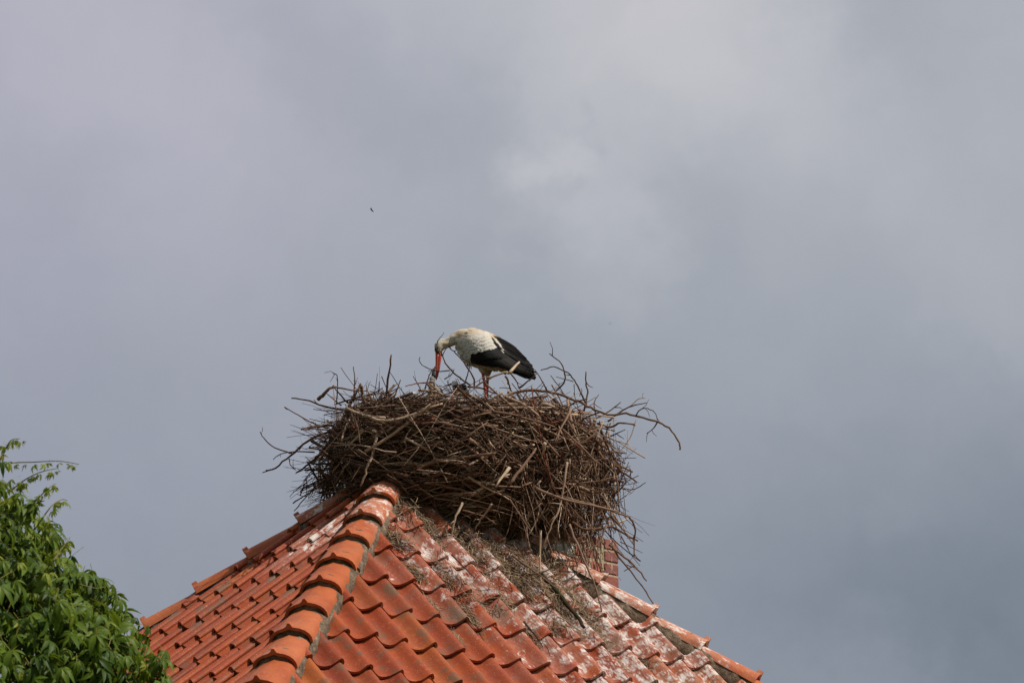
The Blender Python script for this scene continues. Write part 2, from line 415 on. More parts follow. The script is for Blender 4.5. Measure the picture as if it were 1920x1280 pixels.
# ------------------------------------------------------------------ chimney
M_brick = None
def brick_material():
    m, t, b = mat('chimney_brick'); v, r = objvec(t)
    c = t.ramp(r, [(0, (.18, .045, .03)), (.4, (.26, .062, .036)), (.75, (.32, .085, .048)), (1, (.19, .065, .05))])
    c = t.mix(t.smooth(t.noise(v, 26, 4), .45, .75, 0, .6), c, (.13, .06, .05))
    st = t.vmath('MULTIPLY', v, (60, 60, 6))
    c = t.mix(t.smooth(t.noise(st, 1, 3), .60, .70, 0, .55), c, (.50, .45, .40))
    t.l.new(c, b.inputs['Base Color']); b.inputs['Roughness'].default_value = .7; bump(t, b, t.noise(v, 70, 4), .5, .006); return m
M_brick = brick_material()
M_pale = simple('lime_splashed_brick', [(.3, (.22, .24, .25)), (.5, (.42, .45, .45)), (.7, (.60, .60, .56))], 30)
M_joint = simple('chimney_mortar', [(.3, (.28, .22, .14)), (.7, (.48, .40, .27))], 40, .95, .8, .01)
CHY = .20                                                     # distance of the front corner behind the apex plane
cr_ = FR.x; pc = on_plane_y(1159, 1060, APEX.y+CHY)
cx = Vector((pc.x, pc.y, 0)); top_z = on_plane_y(1110, 1008, APEX.y+CHY-.05).z
chim_w, chim_d = .52, .42
def chimney():
    # core of mortar
    A0 = cx-cr_*.004+nr*.0005; ex = -cr_*(chim_w-.016); ey = -nr*(chim_d-.02); zb, zt = top_z-1.5, top_z-.006
    g = Geo(); ps = [A0, A0+ex, A0+ex+ey, A0+ey]
    g.add([Vector((p.x, p.y, zb)) for p in ps]+[Vector((p.x, p.y, zt)) for p in ps], [(1, 0, 4, 5), (2, 1, 5, 6), (3, 2, 6, 7), (0, 3, 7, 4), (4, 7, 6, 5)])
    core = g.obj('chimney', M_joint, house, HO, False)
    def bm_brick(L, W, H=.062):
        bm = bmesh.new(); bmesh.ops.create_cube(bm, size=1); bmesh.ops.scale(bm, vec=(L, W, H), verts=bm.verts)
        bmesh.ops.bevel(bm, geom=bm.edges[:], offset=.005, segments=1, affect='EDGES')
        me = bpy.data.meshes.new('brick'); bm.to_mesh(me); bm.free(); return me
    header, stretch, half = bm_brick(.106, .05), bm_brick(.205, .05), bm_brick(.09, .05)
    for m_ in (header, stretch, half): m_.materials.append(M_brick)
    pale = bm_brick(.205, .05); pale.materials.append(M_pale)
    rb = random.Random(3)
    for row in range(17):
        z = top_z-.037-row*.0745
        # front face: a column of headers at the corner, stretchers beside it
        u = 0; seq = [header]+([stretch, stretch] if row % 2 else [half, stretch, half])
        for j, me in enumerate(seq):
            L = {header: .106, stretch: .205, half: .09}[me]
            p = cx-cr_*(u+L/2)+nr*(-.022+(.005 if j == 0 else 0)+rb.uniform(-.002, .002)); u += L+.011
            o = bpy.data.objects.new('brick', pale if (row == 1 and j == 2) else me); link(o, core)
            o.matrix_local = to_house(Matrix.Translation((p.x, p.y, z)).to_4x4() @ Matrix.Rotation(TH+rb.gauss(0, .01), 4, 'Z'))
        v = .02
        for j in range(2):                                    # left face
            L = .205 if (row+j) % 2 else .15; p = cx-cr_*(chim_w-.02)-nr*(v+L/2+.02); v += L+.011
            o = bpy.data.objects.new('brick', stretch if L > .2 else header); link(o, core)
            o.matrix_local = to_house(Matrix.Translation((p.x, p.y, z)).to_4x4() @ Matrix.Rotation(TH+math.pi/2, 4, 'Z'))
    return core
chimney()

# ------------------------------------------------------------------ stork nest
M_stick = stick_material('nest_stick')
M_moss = stick_material('mossy_stick', (.020, .030, .007))
M_core = simple('nest_soil', [(.3, (.020, .013, .009)), (.6, (.05, .033, .022)), (.8, (.09, .06, .04))], 30, .95, 1, .03)
NC = on_plane_y(881, 834, APEX.y+.05); NC.z = APEX.z
NRX, NRY = .84, .66
SEC = [(.60, .03), (.84, 0), (.965, -.11), (1.0, -.22), (.985, -.34), (.94, -.45), (.82, -.55), (.60, -.63), (.36, -.69)]
def nsurf(phi, s, k=1.0):
    """point on the nest's outside: phi round it, s from the rim (0) to the underside (1)"""
    q = s*(len(SEC)-1); i = min(int(q), len(SEC)-2); f = q-i
    r = SEC[i][0]*(1-f)+SEC[i+1][0]*f; z = SEC[i][1]*(1-f)+SEC[i+1][1]*f
    c, sn = math.cos(phi), math.sin(phi)
    zr = .125+(.035 if c > 0 else .08)*c*c
    dz = 1+.20*c if c > 0 else 1-.12*c
    if c < 0: r *= 1-.07*c
    r *= k*(1+.05*math.sin(3*phi+1)+.03*math.sin(7*phi))
    return NC+Vector((r*NRX*c, r*NRY*sn, zr+z*dz*(.5+.5*k)))
nest = empty('stork_nest', NC-Vector((0, 0, .5)), 'large round stork nest of dry brown sticks heaped on the roof peak', 'nest')
NO = Vector(nest.location)
rn = random.Random(11)
# dense inside
g = Geo(); NP, NS = 48, 12; vs = []; fs = []
for j in range(NS+1):
    for i in range(NP):
        ph = 2*math.pi*i/NP; p = nsurf(ph, j/NS, .80)
        q = mnoise.noise(p*7)*.05+mnoise.noise(p*19)*.025; d = (p-NC); d.z *= .6; vs.append(p+d.normalized()*q)
for j in range(NS):
    for i in range(NP):
        i2 = (i+1) % NP; fs.append((j*NP+i, (j+1)*NP+i, (j+1)*NP+i2, j*NP+i2))
vs.append(NC+Vector((0, 0, .08))); vs.append(NC+Vector((0, 0, -.8)))
for i in range(NP): fs.append((len(vs)-2, i, (i+1) % NP)); fs.append((len(vs)-1, NS*NP+(i+1) % NP, NS*NP+i))
g.add(vs, fs); g.obj('nest_core', M_core, nest, NO)

pieces = []      # (importance, Geo)
def twig(p, d, L, r, tone, curve=.12, n=5, sub=0, sides=5, imp=0, grav=0.0, wob=.16, zig=.075):
    g = Geo(); pts = [p.copy()]; d = d.normalized(); side = d.cross(Vector((rn.uniform(-1, 1), rn.uniform(-1, 1), rn.uniform(-1, 1)))).normalized()
    for i in range(n):
        d = (d+side*curve/n+Vector((rn.gauss(0, zig), rn.gauss(0, zig), rn.gauss(0, zig)))+Vector((0, 0, -grav/n))).normalized(); pts.append(pts[-1]+d*L/n)
    tube(g, pts, r, r*rn.uniform(.35, .8), sides, tone, wob, rn)
    for k in range(sub):
        i = rn.randint(1, n-1); q = pts[i]; dd = (pts[i+1]-pts[i]).normalized()
        dd = (dd+Vector((rn.gauss(0, .6), rn.gauss(0, .6), rn.gauss(0, .6)))).normalized(); l2 = L*rn.uniform(.12, .38); pp = [q]
        for j in range(3): dd = (dd+Vector((rn.gauss(0, .16), rn.gauss(0, .16), rn.gauss(0, .16)))).normalized(); pp.append(pp[-1]+dd*l2/3)
        tube(g, pp, r*.55, r*.25, 4, tone, 0, rn)
    pieces.append((imp, g))
def tone(light=0.0): 
    if rn.random() < .03: return 1.0
    return min(.95, max(0, rn.gauss(.36+light, .15) if rn.random() < .66 else rn.uniform(.55, .94)))
def add_stick(phi, s, k):
    p = nsurf(phi, s, k); e = .01
    tp = (nsurf(phi+e, s)-nsurf(phi-e, s)).normalized(); ts = (nsurf(phi, min(1, s+e))-nsurf(phi, max(0, s-e))).normalized(); nn = tp.cross(ts)
    if nn.dot(p-NC) < 0: nn = -nn
    left = max(0, -math.cos(phi)); right = max(0, math.cos(phi))
    a = rn.gauss(0, .42)+ (rn.choice((0, .9)) if rn.random() < .22 else 0)
    if right > .45 and rn.random() < .5: a = rn.gauss(1.25, .4)
    d = tp*math.cos(a)+ts*math.sin(a)+nn*rn.gauss(.0, .13+.12*left)
    if rn.random() < .5: d = -d
    L = rn.choice((rn.uniform(.14, .32), rn.uniform(.3, .62))); r = min(.0085, max(.0016, rn.lognormvariate(math.log(.0031), .6)))
    if rn.random() < .085: r = rn.uniform(.007, .0125); L *= .8
    front = -math.sin(phi)
    imp = L*r*(1+max(0, front))*(1 if k > .93 else .3) if front > -.15 else 0
    tn = tone(.03 if right > .3 else 0)
    twig(p-d.normalized()*L*.5, d, L, r, tn, rn.uniform(.0, .25)*(1 if rn.random() < .75 else 2.2), 5, 1 if rn.random() < .25 else 0, 5, imp)
for i in range(2500):
    phi = rn.uniform(-math.pi, math.pi)
    if math.sin(phi) > .25 and rn.random() < .6: phi = -phi
    add_stick(phi, rn.betavariate(1.3, 1.25)*.97+.02, rn.uniform(.80, 1.0)**.6)
# rim and top litter
for i in range(620):
    phi = rn.uniform(-math.pi, math.pi); k = rn.uniform(.35, 1.0); p = nsurf(phi, .1, k); p.z = NC.z+.085+.04*math.cos(phi)**2*k+rn.uniform(-.05, .05)*1.0
    a = phi+math.pi/2+rn.gauss(0, .7); d = Vector((math.cos(a), math.sin(a), rn.gauss(0, .12)))
    L = rn.uniform(.15, .5); twig(p-d*L/2, d, L, rn.uniform(.0018, .0055), tone(.05), rn.uniform(0, .3), 4, 0, 5, .0004)
# brush of finer twigs pointing out of the left flank, and loose ends elsewhere
for i in range(270):
    left = rn.random() < .66
    phi = math.pi+rn.gauss(0, .55) if left else rn.uniform(-math.pi, .3)
    p = nsurf(phi, rn.uniform(.0, .62), .93); o = (p-NC); o.z = 0; o.normalize(); t = Vector((-o.y, o.x, 0))
    d = o*rn.uniform(.5, 1.1)+t*rn.gauss(0, .55)+Vector((0, 0, rn.gauss(-.18 if left else .0, .40)))
    twig(p, d, rn.uniform(.10, .34), rn.uniform(.0013, .0032), max(0, rn.gauss(.28, .12)), rn.uniform(0, .6), 5, rn.choice((0, 1, 2, 3)), 4, .0003, .1)
# dirt and twigs banked up on the head of the left hip
for i in range(130):
    p = APEX+HL*rn.uniform(.15, .62)+Vector((0, 0, rn.uniform(-.03, .10)))+nl*rn.uniform(-.05, .16); d = HL+Vector((rn.gauss(0, .5), rn.gauss(0, .5), rn.gauss(0, .3)))
    L = rn.uniform(.08, .22); twig(p-d.normalized()*L/2, d, L, rn.uniform(.0015, .005), tone(.0), rn.uniform(0, .4), 5, rn.choice((0, 1)), 5, .0005)
# drooping ends under the right flank
for i in range(170):
    phi = rn.uniform(-1.25, .25); p = nsurf(phi, rn.uniform(.45, .95), rn.uniform(.9, 1.0))
    d = Vector((rn.gauss(.15, .35), rn.gauss(-.1, .25), -1)); twig(p, d, rn.uniform(.15, .48), rn.uniform(.0014, .004), tone(.12), rn.uniform(0, .5), 5, rn.choice((0, 0, 1)), 5, .0006)

# single sticks that stand out; photo pixel lines, each at its own distance (metres behind the nest's middle)
def hero(pts, rpx, dy, tn=.45, tap=.55, dw=.05, store=None, z=None):
    zx, zy, zs = z; Y = NC.y+dy; g = store or Geo(); ph = rn.uniform(0, 6)
    n = len(pts); P = [on_plane_y(zx+x/zs, zy+y/zs, Y+dw*math.sin(ph+2.6*i/max(1, n-1))) for i, (x, y) in enumerate(pts)]
    m = max(4, (n-1)*4); C = catmull(P, m); r = rpx/FPX*Y/.93
    for i in range(1, len(C)-1): C[i] = C[i]+Vector((rn.gauss(0, 1), rn.gauss(0, 1), rn.gauss(0, 1)))*r*.24
    tube(g, C, r, r*tap, 7, tn, .10, rn)
    if rpx < 2.7 and len(pts) > 2:                             # side shoots and stubs
        for q in range(rn.choice((1, 2, 3))):
            i = rn.randint(2, len(C)-2); t = (C[i+1]-C[i-1]).normalized(); d = (t*rn.uniform(.3, 1)+Vector((rn.gauss(0, .6), rn.gauss(0, .3), rn.gauss(0, .6)))).normalized(); l = rn.uniform(.012, .085)
            p1 = C[i]+d*l*.5+Vector((rn.gauss(0, .1), rn.gauss(0, .1), rn.gauss(0, .1)))*l; tube(g, [C[i], p1, C[i]+d*l], r*.55, r*.3, 5, tn, 0, rn)
    if store is None: pieces.append((9, g))
    return C
Z2, Z3, Z5, Z1 = (480, 640, 4), (880, 640, 4), (820, 900, 4), (760, 580, 6)
for pts, r, dy, tn in [
    ([(965, 470), (975, 400), (995, 250), (1015, 100)], 2.7, -.30, .30), ([(990, 385), (1035, 325)], 3, -.42, .42),
    ([(465, 435), (525, 380), (585, 330)], 4, -.2, .62), ([(585, 340), (720, 365), (860, 375), (960, 400)], 1.7, -.2, .62),
    ([(690, 460), (585, 345)], 1.8, -.2, .3), ([(640, 480), (530, 390)], 1.4, -.15, .4), ([(733, 455), (740, 300), (730, 190)], 1.5, -.1, .2),
    ([(605, 460), (612, 350), (608, 255), (575, 237)], 1.2, -.1, .25), ([(850, 475), (835, 420), (828, 325)], 1.2, -.1, .3), ([(920, 380), (925, 300)], 1.2, -.1, .3),
    ([(650, 510), (540, 495), (400, 445), (265, 425)], 2.2, -.05, .3), ([(540, 650), (450, 620), (350, 570), (212, 490)], 1.7, 0, .45), ([(570, 625), (450, 640), (340, 660)], 2.6, -.1, .5),
    ([(720, 600), (600, 655), (480, 700), (350, 770), (230, 880), (120, 960), (75, 965)], 2.5, -.2, .28), ([(270, 840), (240, 830), (140, 795), (70, 740), (30, 675)], 1.5, -.18, .25),
    ([(440, 830), (300, 825), (180, 845), (130, 885)], 1.3, -.1, .25), ([(250, 880), (260, 930), (300, 965)], 1.1, -.18, .25), ([(560, 800), (470, 850), (400, 920), (300, 985)], 2.5, -.25, .25),
    ([(580, 915), (420, 915)], 2.6, 0, .15), ([(650, 960), (580, 1000), (470, 1070), (380, 1160), (285, 1270)], 1.5, -.1, .25), ([(560, 1000), (450, 1050), (345, 1110), (335, 1150)], 1.5, -.1, .25),
    ([(600, 950), (560, 1020), (510, 1130)], 1.2, -.1, .25), ([(565, 1138), (460, 1140)], 2, 0, .2), ([(915, 670), (870, 850), (830, 960), (785, 1085)], 3, -.55, .78),
    ([(870, 575), (950, 595), (1040, 590), (1200, 540), (1400, 465)], 3, -.62, .84), ([(1040, 590), (1200, 555), (1600, 500)], 2.2, -.62, .75), ([(925, 600), (1080, 690), (1260, 800), (1450, 920)], 2, -.62, .6),
    ([(1100, 830), (1130, 780), (1080, 700)], 1.8, -.6, .5), ([(670, 760), (760, 850), (850, 900)], 1.6, -.5, .5)]:
    hero(pts, r, dy, tn, z=Z2)
for pts, r, dy, tn in [
    ([(645, 375), (710, 310), (715, 240), (690, 165), (600, 90)], 1.6, -.1, .3), ([(880, 480), (850, 410), (800, 310), (740, 240), (630, 190), (535, 215)], 1.7, -.15, .3),
    ([(760, 470), (680, 350), (610, 255)], 1.2, -.1, .3), ([(860, 520), (890, 380), (875, 330), (875, 225)], 1.9, -.2, .3), ([(780, 300), (650, 265)], 1, -.15, .3), ([(785, 320), (790, 400)], .9, -.15, .3),
    ([(950, 560), (935, 460), (970, 400)], 1.4, 0, .3), ([(950, 575), (1040, 530), (1135, 455)], 1.8, -.1, .35), ([(180, 490), (300, 400), (480, 370), (620, 380), (760, 425), (860, 470), (960, 520), (1060, 550), (1180, 540), (1300, 575), (1420, 605), (1520, 670), (1575, 760), (1578, 810)], 2.8, -.3, .5),
    ([(1250, 555), (1270, 520), (1320, 500), (1390, 530), (1412, 590)], 1.2, -.3, .3), ([(1410, 605), (1380, 650), (1330, 690)], 1.3, -.3, .3), ([(1040, 600), (1130, 530), (1220, 485), (1330, 460)], 1.7, -.2, .5), ([(1200, 490), (1270, 430), (1320, 425)], 1.1, -.2, .6),
    ([(960, 615), (1060, 640), (1130, 610), (1240, 620)], 2.5, -.1, .55), ([(1250, 590), (1200, 730), (1100, 860)], 1.1, -.1, .65), ([(1060, 710), (1170, 660)], 1.4, 0, .3), ([(1100, 690), (1160, 730)], 1.1, 0, .3),
    ([(1085, 920), (1150, 975), (1255, 1055)], 2.6, -.1, .4), ([(1150, 1105), (1240, 1105), (1325, 1055)], 1.2, 0, .6), ([(1070, 1170), (1185, 1050)], 1.8, -.1, .5), ([(980, 640), (1040, 800), (1090, 950), (1115, 1100), (1125, 1280)], 2.1, -.3, .4),
    ([(1060, 830), (1130, 940), (1175, 1050)], 1.6, -.1, .4), ([(300, 235), (375, 155)], 3, -.5, .88), ([(300, 240), (250, 235), (100, 305), (40, 350)], 2.2, -.5, .8), ([(270, 260), (300, 330), (310, 370)], 2.1, -.5, .65), ([(310, 240), (355, 300), (370, 345)], 1.5, -.5, .4),
    ([(370, 350), (460, 280)], 2, -.4, .4), ([(580, 365), (560, 320), (490, 210)], 1.5, -.4, .35), ([(0, 735), (120, 805)], 4.2, -.66, .72), ([(300, 945), (200, 1090)], 3.2, -.66, .86), ([(90, 685), (190, 800)], 2.6, -.66, .86), ([(570, 760), (545, 855)], 3.4, -.6, .86),
    ([(300, 1070), (380, 960), (470, 850), (500, 800)], 3.2, -.64, .62), ([(735, 905), (720, 1010), (690, 1180), (680, 1270)], 2.3, -.62, .8), ([(770, 500), (690, 650), (640, 760)], 1.9, -.58, .7), ([(250, 380), (110, 470), (50, 490)], 2.2, -.6, .86), ([(0, 640), (150, 595)], 2.7, -.62, .84), ([(0, 925), (130, 850)], 2.4, -.67, .84),
    ([(260, 410), (420, 480), (520, 560)], 3.2, -.55, .8), ([(700, 660), (830, 780), (960, 910)], 2, -.6, .62), ([(100, 520), (300, 545), (500, 600), (640, 640)], 2.6, -.62, .55), ([(520, 500), (560, 470), (640, 490)], 3, -.5, .88), ([(500, 1100), (700, 1180), (1120, 1275)], 3, -.6, .66)]:
    hero(pts, r, dy, tn, z=Z3)
for pts, r, dy, tn in [
    ([(1290, 480), (1380, 560), (1480, 640), (1570, 755)], 2.4, -.15, .6), ([(1300, 470), (1365, 580), (1450, 680), (1540, 800), (1640, 950)], 2, -.05, .5), ([(1000, 310), (1100, 365), (1200, 362), (1300, 350), (1400, 400), (1505, 455)], 3, -.25, .45),
    ([(940, 90), (920, 210), (860, 330), (790, 500)], 2.2, -.62, .8), ([(775, 375), (770, 560), (775, 720), (785, 800)], 2.3, -.62, .84), ([(990, 330), (1060, 510), (1120, 650), (1180, 780), (1220, 930), (1255, 1110)], 2.2, -.55, .68),
    ([(190, 170), (130, 300), (90, 480)], 2.5, -.6, .86), ([(410, 180), (340, 270), (285, 370)], 2.2, -.6, .8), ([(190, 225), (340, 265), (440, 330)], 1.6, -.6, .6), ([(720, 50), (1000, 140), (1250, 210), (1440, 275)], 2.7, -.45, .66), ([(1440, 275), (1480, 350), (1478, 460), (1475, 575)], 2, -.42, .5),
    ([(540, 140), (600, 230), (700, 380), (760, 470)], 1.7, -.6, .6), ([(720, 560), (675, 470), (665, 400), (680, 280), (780, 170)], 1.7, -.6, .66), ([(1270, 340), (1200, 480), (1110, 540)], 1.8, -.4, .6), ([(1120, 390), (1160, 520), (1230, 690)], 2, -.3, .5), ([(1300, 260), (1400, 380), (1470, 480)], 1.6, -.3, .5),
    ([(1370, 460), (1540, 545)], .9, -.2, .4), ([(1380, 420), (1450, 550), (1520, 640)], .9, -.2, .4)]:
    hero(pts, r, dy, tn, z=Z5)
for pts, r, dy, tn in [
    ([(775, 870), (770, 780), (720, 690), (640, 570), (545, 475), (480, 410)], 1.7, -.48, .3), ([(730, 850), (640, 790), (530, 700), (450, 600), (410, 500), (365, 460)], 1.8, -.45, .35), ([(680, 800), (715, 680), (730, 590)], 1.3, -.46, .3),
    ([(500, 685), (420, 695), (330, 685), (230, 650), (160, 590), (165, 535)], 1.2, -.42, .25), ([(410, 520), (370, 480), (355, 400), (370, 345), (405, 305)], 1.1, -.42, .2), ([(440, 785), (520, 730), (550, 670)], 1.2, -.4, .3), ([(320, 820), (150, 830), (0, 865)], 1.4, -.5, 1.0),
    ([(150, 910), (300, 920), (480, 975), (660, 990)], 2.4, -.55, .97), ([(240, 830), (340, 930), (480, 980)], 2.1, -.52, .5), ([(220, 900), (270, 740), (300, 690), (345, 640)], 1.4, -.46, .2), ([(700, 870), (830, 880), (960, 930), (1070, 960)], 2, -.5, .4)]:
    hero(pts, r, dy, tn, z=Z1)
pieces.sort(key=lambda q: -q[0])
for imp, g in pieces[:300]:
    g.obj('stick', M_stick, nest, NO)
big = Geo()
for imp, g in pieces[300:]: big.add(g.v, g.f, list(g.t))
o = big.obj('stick_mass', M_stick, nest, NO); o['kind'] = 'stuff'

# hay and rootlets in the wall of the nest
M_straw = attr_mat('dry_straw', [(0, (.066, .038, .020)), (.5, (.165, .100, .055)), (1, (.34, .24, .145))], .8, .2, 30, .3)
def blade(g, p, d, L, w, up, tn, bend=.25):
    d = d.normalized(); s = d.cross(up)
    if s.length < 1e-3: s = Vector((1, 0, 0))
    s.normalize(); b = up*rn.gauss(0, bend)+s*rn.gauss(0, bend)
    pts = [p-d*L/2, p+b*L*.18, p+d*L/2+b*L*.05]; vs = []
    for q in pts: vs += [q-s*w/2, q+s*w/2]
    g.add(vs, [(0, 1, 3, 2), (2, 3, 5, 4)], tn)
g = Geo()
for i in range(5200):
    ph = rn.uniform(-math.pi, .35); p = nsurf(ph, rn.uniform(.05, .98), rn.uniform(.78, .90)); o_ = (p-NC).normalized()
    d = Vector((rn.gauss(0, 1), rn.gauss(0, 1), rn.gauss(0, .7))); blade(g, p, d, rn.uniform(.05, .2), rn.uniform(.0012, .0028), o_, rn.random()**2*.30)  # low tones paint shade into the gaps between the sticks
o = g.obj('rootlets', M_straw, nest, NO); o['kind'] = 'stuff'

# ------------------------------------------------------------------ straw fallen on the tiles
g = Geo()
def clump(px, py, n, ru, rg, h=.012, Ls=(.04, .13)):
    P = FR.hit(px, py, -.03); u0, g0 = FR.uv(P)
    for i in range(n):
        u, gg = u0+rn.gauss(0, ru), g0+rn.gauss(0, rg)
        # height of the tile there (trough or roll)
        x = (u-.082+.184) % TW; z = 0
        for (a, za), (b, zb) in zip(PROF, PROF[1:]):
            if a <= x <= b: z = (za+(zb-za)*(x-a)/(b-a))*1.26
        f = ((1.241-gg) % GA)/TL; z += .033*(1-f)-.102
        if z > -.055 and rn.random() < .75: continue
        a = rn.gauss(1.57, .55) if rn.random() < .6 else rn.uniform(0, 3.14)
        d = FR.x*math.cos(a)+FR.d*math.sin(a)+FR.z*rn.gauss(.08, .16)
        blade(g, FR.pt(u, gg, z+.006+abs(rn.gauss(0, h))), d, rn.uniform(*Ls), rn.uniform(.002, .004), FR.z, rn.random()**1.6, .3)
for c in [(1000, 1085, 900, .10, .13, .03), (1040, 1120, 500, .07, .14, .03), (960, 1050, 420, .06, .14, .022), (905, 1030, 300, .05, .14, .018), (860, 990, 260, .05, .12, .02), (940, 1120, 180, .05, .08, .014), (800, 975, 260, .05, .10, .02),
          (775, 960, 200, .05, .06, .02), (745, 1000, 110, .025, .05, .01), (765, 1020, 60, .02, .04, .008), (830, 1050, 50, .02, .05, .008), (890, 1120, 110, .04, .06, .01), (1090, 1130, 260, .05, .12, .022), (1130, 1190, 90, .04, .07, .012),
          (785, 1065, 70, .02, .05, .008), (855, 1085, 60, .03, .05, .008), (815, 1125, 60, .02, .04, .008), (890, 1150, 60, .02, .05, .008), (1055, 1170, 90, .04, .06, .01), (1170, 1240, 40, .02, .04, .008), (1215, 1230, 40, .02, .04, .008), (860, 1185, 50, .015, .04, .008), (1000, 1180, 60, .03, .05, .01),
          (1060, 1060, 200, .06, .08, .03), (1010, 1000, 160, .08, .06, .02)]:
    clump(c[0], c[1], int(c[2]*1.7), *c[3:])
o = g.obj('fallen_straw', M_straw); o['kind'] = 'stuff'; o['label'] = 'dry straw fallen from the nest into the tile troughs'; o['category'] = 'straw'

# sticks lying on the tiles
def lying(name, zoom_pts, rpx, label, m, tn, h=.0, tap=.5):
    g = Geo(); P = [FR.hit(820+x/4, 900+y/4, h) for x, y in zoom_pts]; C = catmull(P, max(6, 4*(len(P)-1))); r = rpx/FPX*21.2
    for i in range(len(C)): C[i] = C[i]+Vector((rn.gauss(0, 1), rn.gauss(0, 1), rn.gauss(0, 1)))*r*.15
    tube(g, C, r, r*tap, 8, tn, .12, rn)
    o0 = C[0].copy(); o = g.obj(name, m, None, o0); o.location = o0; o['label'] = label; o['category'] = 'stick'; return o
lying('mossy_stick', [(770, 710), (860, 790), (960, 910), (1040, 1010), (1100, 1100)], 6, 'thick dark stick green with moss lying down the tiles below the nest', M_moss, .1, .0)
lying('fallen_twig', [(650, 1060), (700, 1120), (750, 1180), (790, 1245)], 2, 'thin dark twig lying in a tile trough below the straw heap', M_stick, .15, -.012)
lying('fallen_twig', [(560, 560), (680, 650), (800, 735), (880, 800)], 2.2, 'slender grey twig lying across the straw heap on the tiles', M_stick, .6, .03)
lying('fallen_twig', [(110, 560), (170, 620), (230, 680), (280, 730)], 1.8, 'dark thin twig lying on the tiles beside the top of the hip', M_stick, .25, -.01)
lying('fallen_twig', [(690, 705), (780, 690), (850, 660)], 2.2, 'short dark twig crossing above the mossy stick', M_stick, .15, .03)
lying('fallen_twig', [(900, 1020), (980, 1060), (1060, 1120), (1130, 1130)], 1.6, 'pale twig lying beside the lower end of the mossy stick', M_stick, .8, .0)
# ------------------------------------------------------------------ adult stork
def plumage(name, stops, rough=.75, dirt=(.12, .09, .06)):
    m, t, b = mat(name); P = t.new('ShaderNodeTexCoord').outputs['Object']
    at = t.new('ShaderNodeAttribute', attribute_name='tone').outputs['Fac']
    c = t.ramp(at, stops); n = t.noise(t.vmath('MULTIPLY', P, (60, 60, 110)), 1, 4, .6)
    c = t.mix(t.smooth(n, .4, .75, 0, .25), c, t.mix(.6, c, dirt))
    t.l.new(c, b.inputs['Base Color']); b.inputs['Roughness'].default_value = rough; b.inputs['Specular IOR Level'].default_value = .08
    bump(t, b, n, .5, .006); return m
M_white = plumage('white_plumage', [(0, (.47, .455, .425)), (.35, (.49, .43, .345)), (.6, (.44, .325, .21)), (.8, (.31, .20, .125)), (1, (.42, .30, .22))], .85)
M_black = plumage('black_plumage', [(0, (.008, .008, .009)), (.6, (.016, .014, .013)), (1, (.052, .036, .027))], .6, (.003, .003, .003))
M_red = simple('red_horn', [(.3, (.27, .035, .018)), (.6, (.35, .058, .026)), (.8, (.32, .08, .045))], 25, .5, .3, .003)
M_legs = simple('red_leg_skin', [(.3, (.24, .028, .022)), (.6, (.36, .05, .035)), (.85, (.45, .30, .26))], 40, .6, .4, .004)
M_dark = simple('dark_horn', [(.3, (.012, .012, .014)), (.7, (.04, .04, .045))], 25, .5, .3, .003)
M_down = plumage('chick_down', [(0, (.52, .50, .46)), (.5, (.36, .34, .31)), (1, (.22, .20, .18))], .95)
SY = NC.y-.08; UZ = ((SY)/.955)/FPX/6
def S(x, y, dy=0.0): return on_plane_y(760+x/6, 580+y/6, SY+dy)
def loft(g, secs, sides=16, tone=None):
    """secs: (centre, in-plane half thickness, half width across); the plane of the bird is X-Z"""
    n = len(secs); vs = []; tn = []
    for i, (c, a, b, *w) in enumerate(secs):
        t = secs[min(i+1, n-1)][0]-secs[max(i-1, 0)][0]; t.y = 0; t.normalize(); up = Vector((-t.z, 0, t.x))
        for k in range(sides):
            q = 2*math.pi*k/sides; vs.append(c+up*(a*math.cos(q))+Vector((0, b*math.sin(q), 0)))
            tn.append(tone(i, math.cos(q)) if tone else 0.0)
    fs = [(i*sides+k, i*sides+(k+1) % sides, (i+1)*sides+(k+1) % sides, (i+1)*sides+k) for i in range(n-1) for k in range(sides)]
    fs += [tuple(range(sides-1, -1, -1)), tuple((n-1)*sides+k for k in range(sides))]
    g.add(vs, fs, tn)
def fuse(g, name, m, parent, origin, voxel, tonef, disp=0.0, dscale=40):
    """one continuous skin out of overlapping lofts"""
    me = g.mesh(name, origin); o = bpy.data.objects.new('tmp', me); COL.objects.link(o)
    r = o.modifiers.new('r', 'REMESH'); r.mode = 'VOXEL'; r.voxel_size = voxel
    s = o.modifiers.new('s', 'SMOOTH'); s.factor = .5; s.iterations = 4
    dg = bpy.context.evaluated_depsgraph_get(); me2 = bpy.data.meshes.new_from_object(o.evaluated_get(dg)); me2.name = name
    bpy.data.objects.remove(o)
    if disp:
        for v in me2.vertices: v.co += v.normal*disp*mnoise.noise(Vector((v.co.x*dscale*.6, v.co.y*dscale, v.co.z*dscale)))
    if 'tone' in me2.attributes: me2.attributes.remove(me2.attributes['tone'])
    a = me2.attributes.new('tone', 'FLOAT', 'POINT'); a.data.foreach_set('value', [tonef(v.co+origin) for v in me2.vertices])
    me2.materials.clear(); me2.update(); return mesh_obj(name, me2, m, parent)
SO = S(912, 1075, 0)
stork = empty('stork', SO, 'white stork with black wing feathers bending its red bill down to feed chicks', 'bird'); 
TRUNK = [(372, 505, 28, 24), (370, 462, 46, 38), (381, 420, 59, 46), (408, 394, 64, 46), (450, 385, 63, 44), (500, 362, 60, 47), (550, 334, 74, 62), (600, 318, 97, 88), (650, 334, 134, 130),
         (715, 378, 186, 185), (800, 430, 216, 212), (900, 470, 214, 212), (1000, 520, 172, 180), (1090, 580, 112, 130), (1180, 640, 60, 85), (1270, 690, 28, 50), (1350, 728, 12, 25)]
g = Geo()
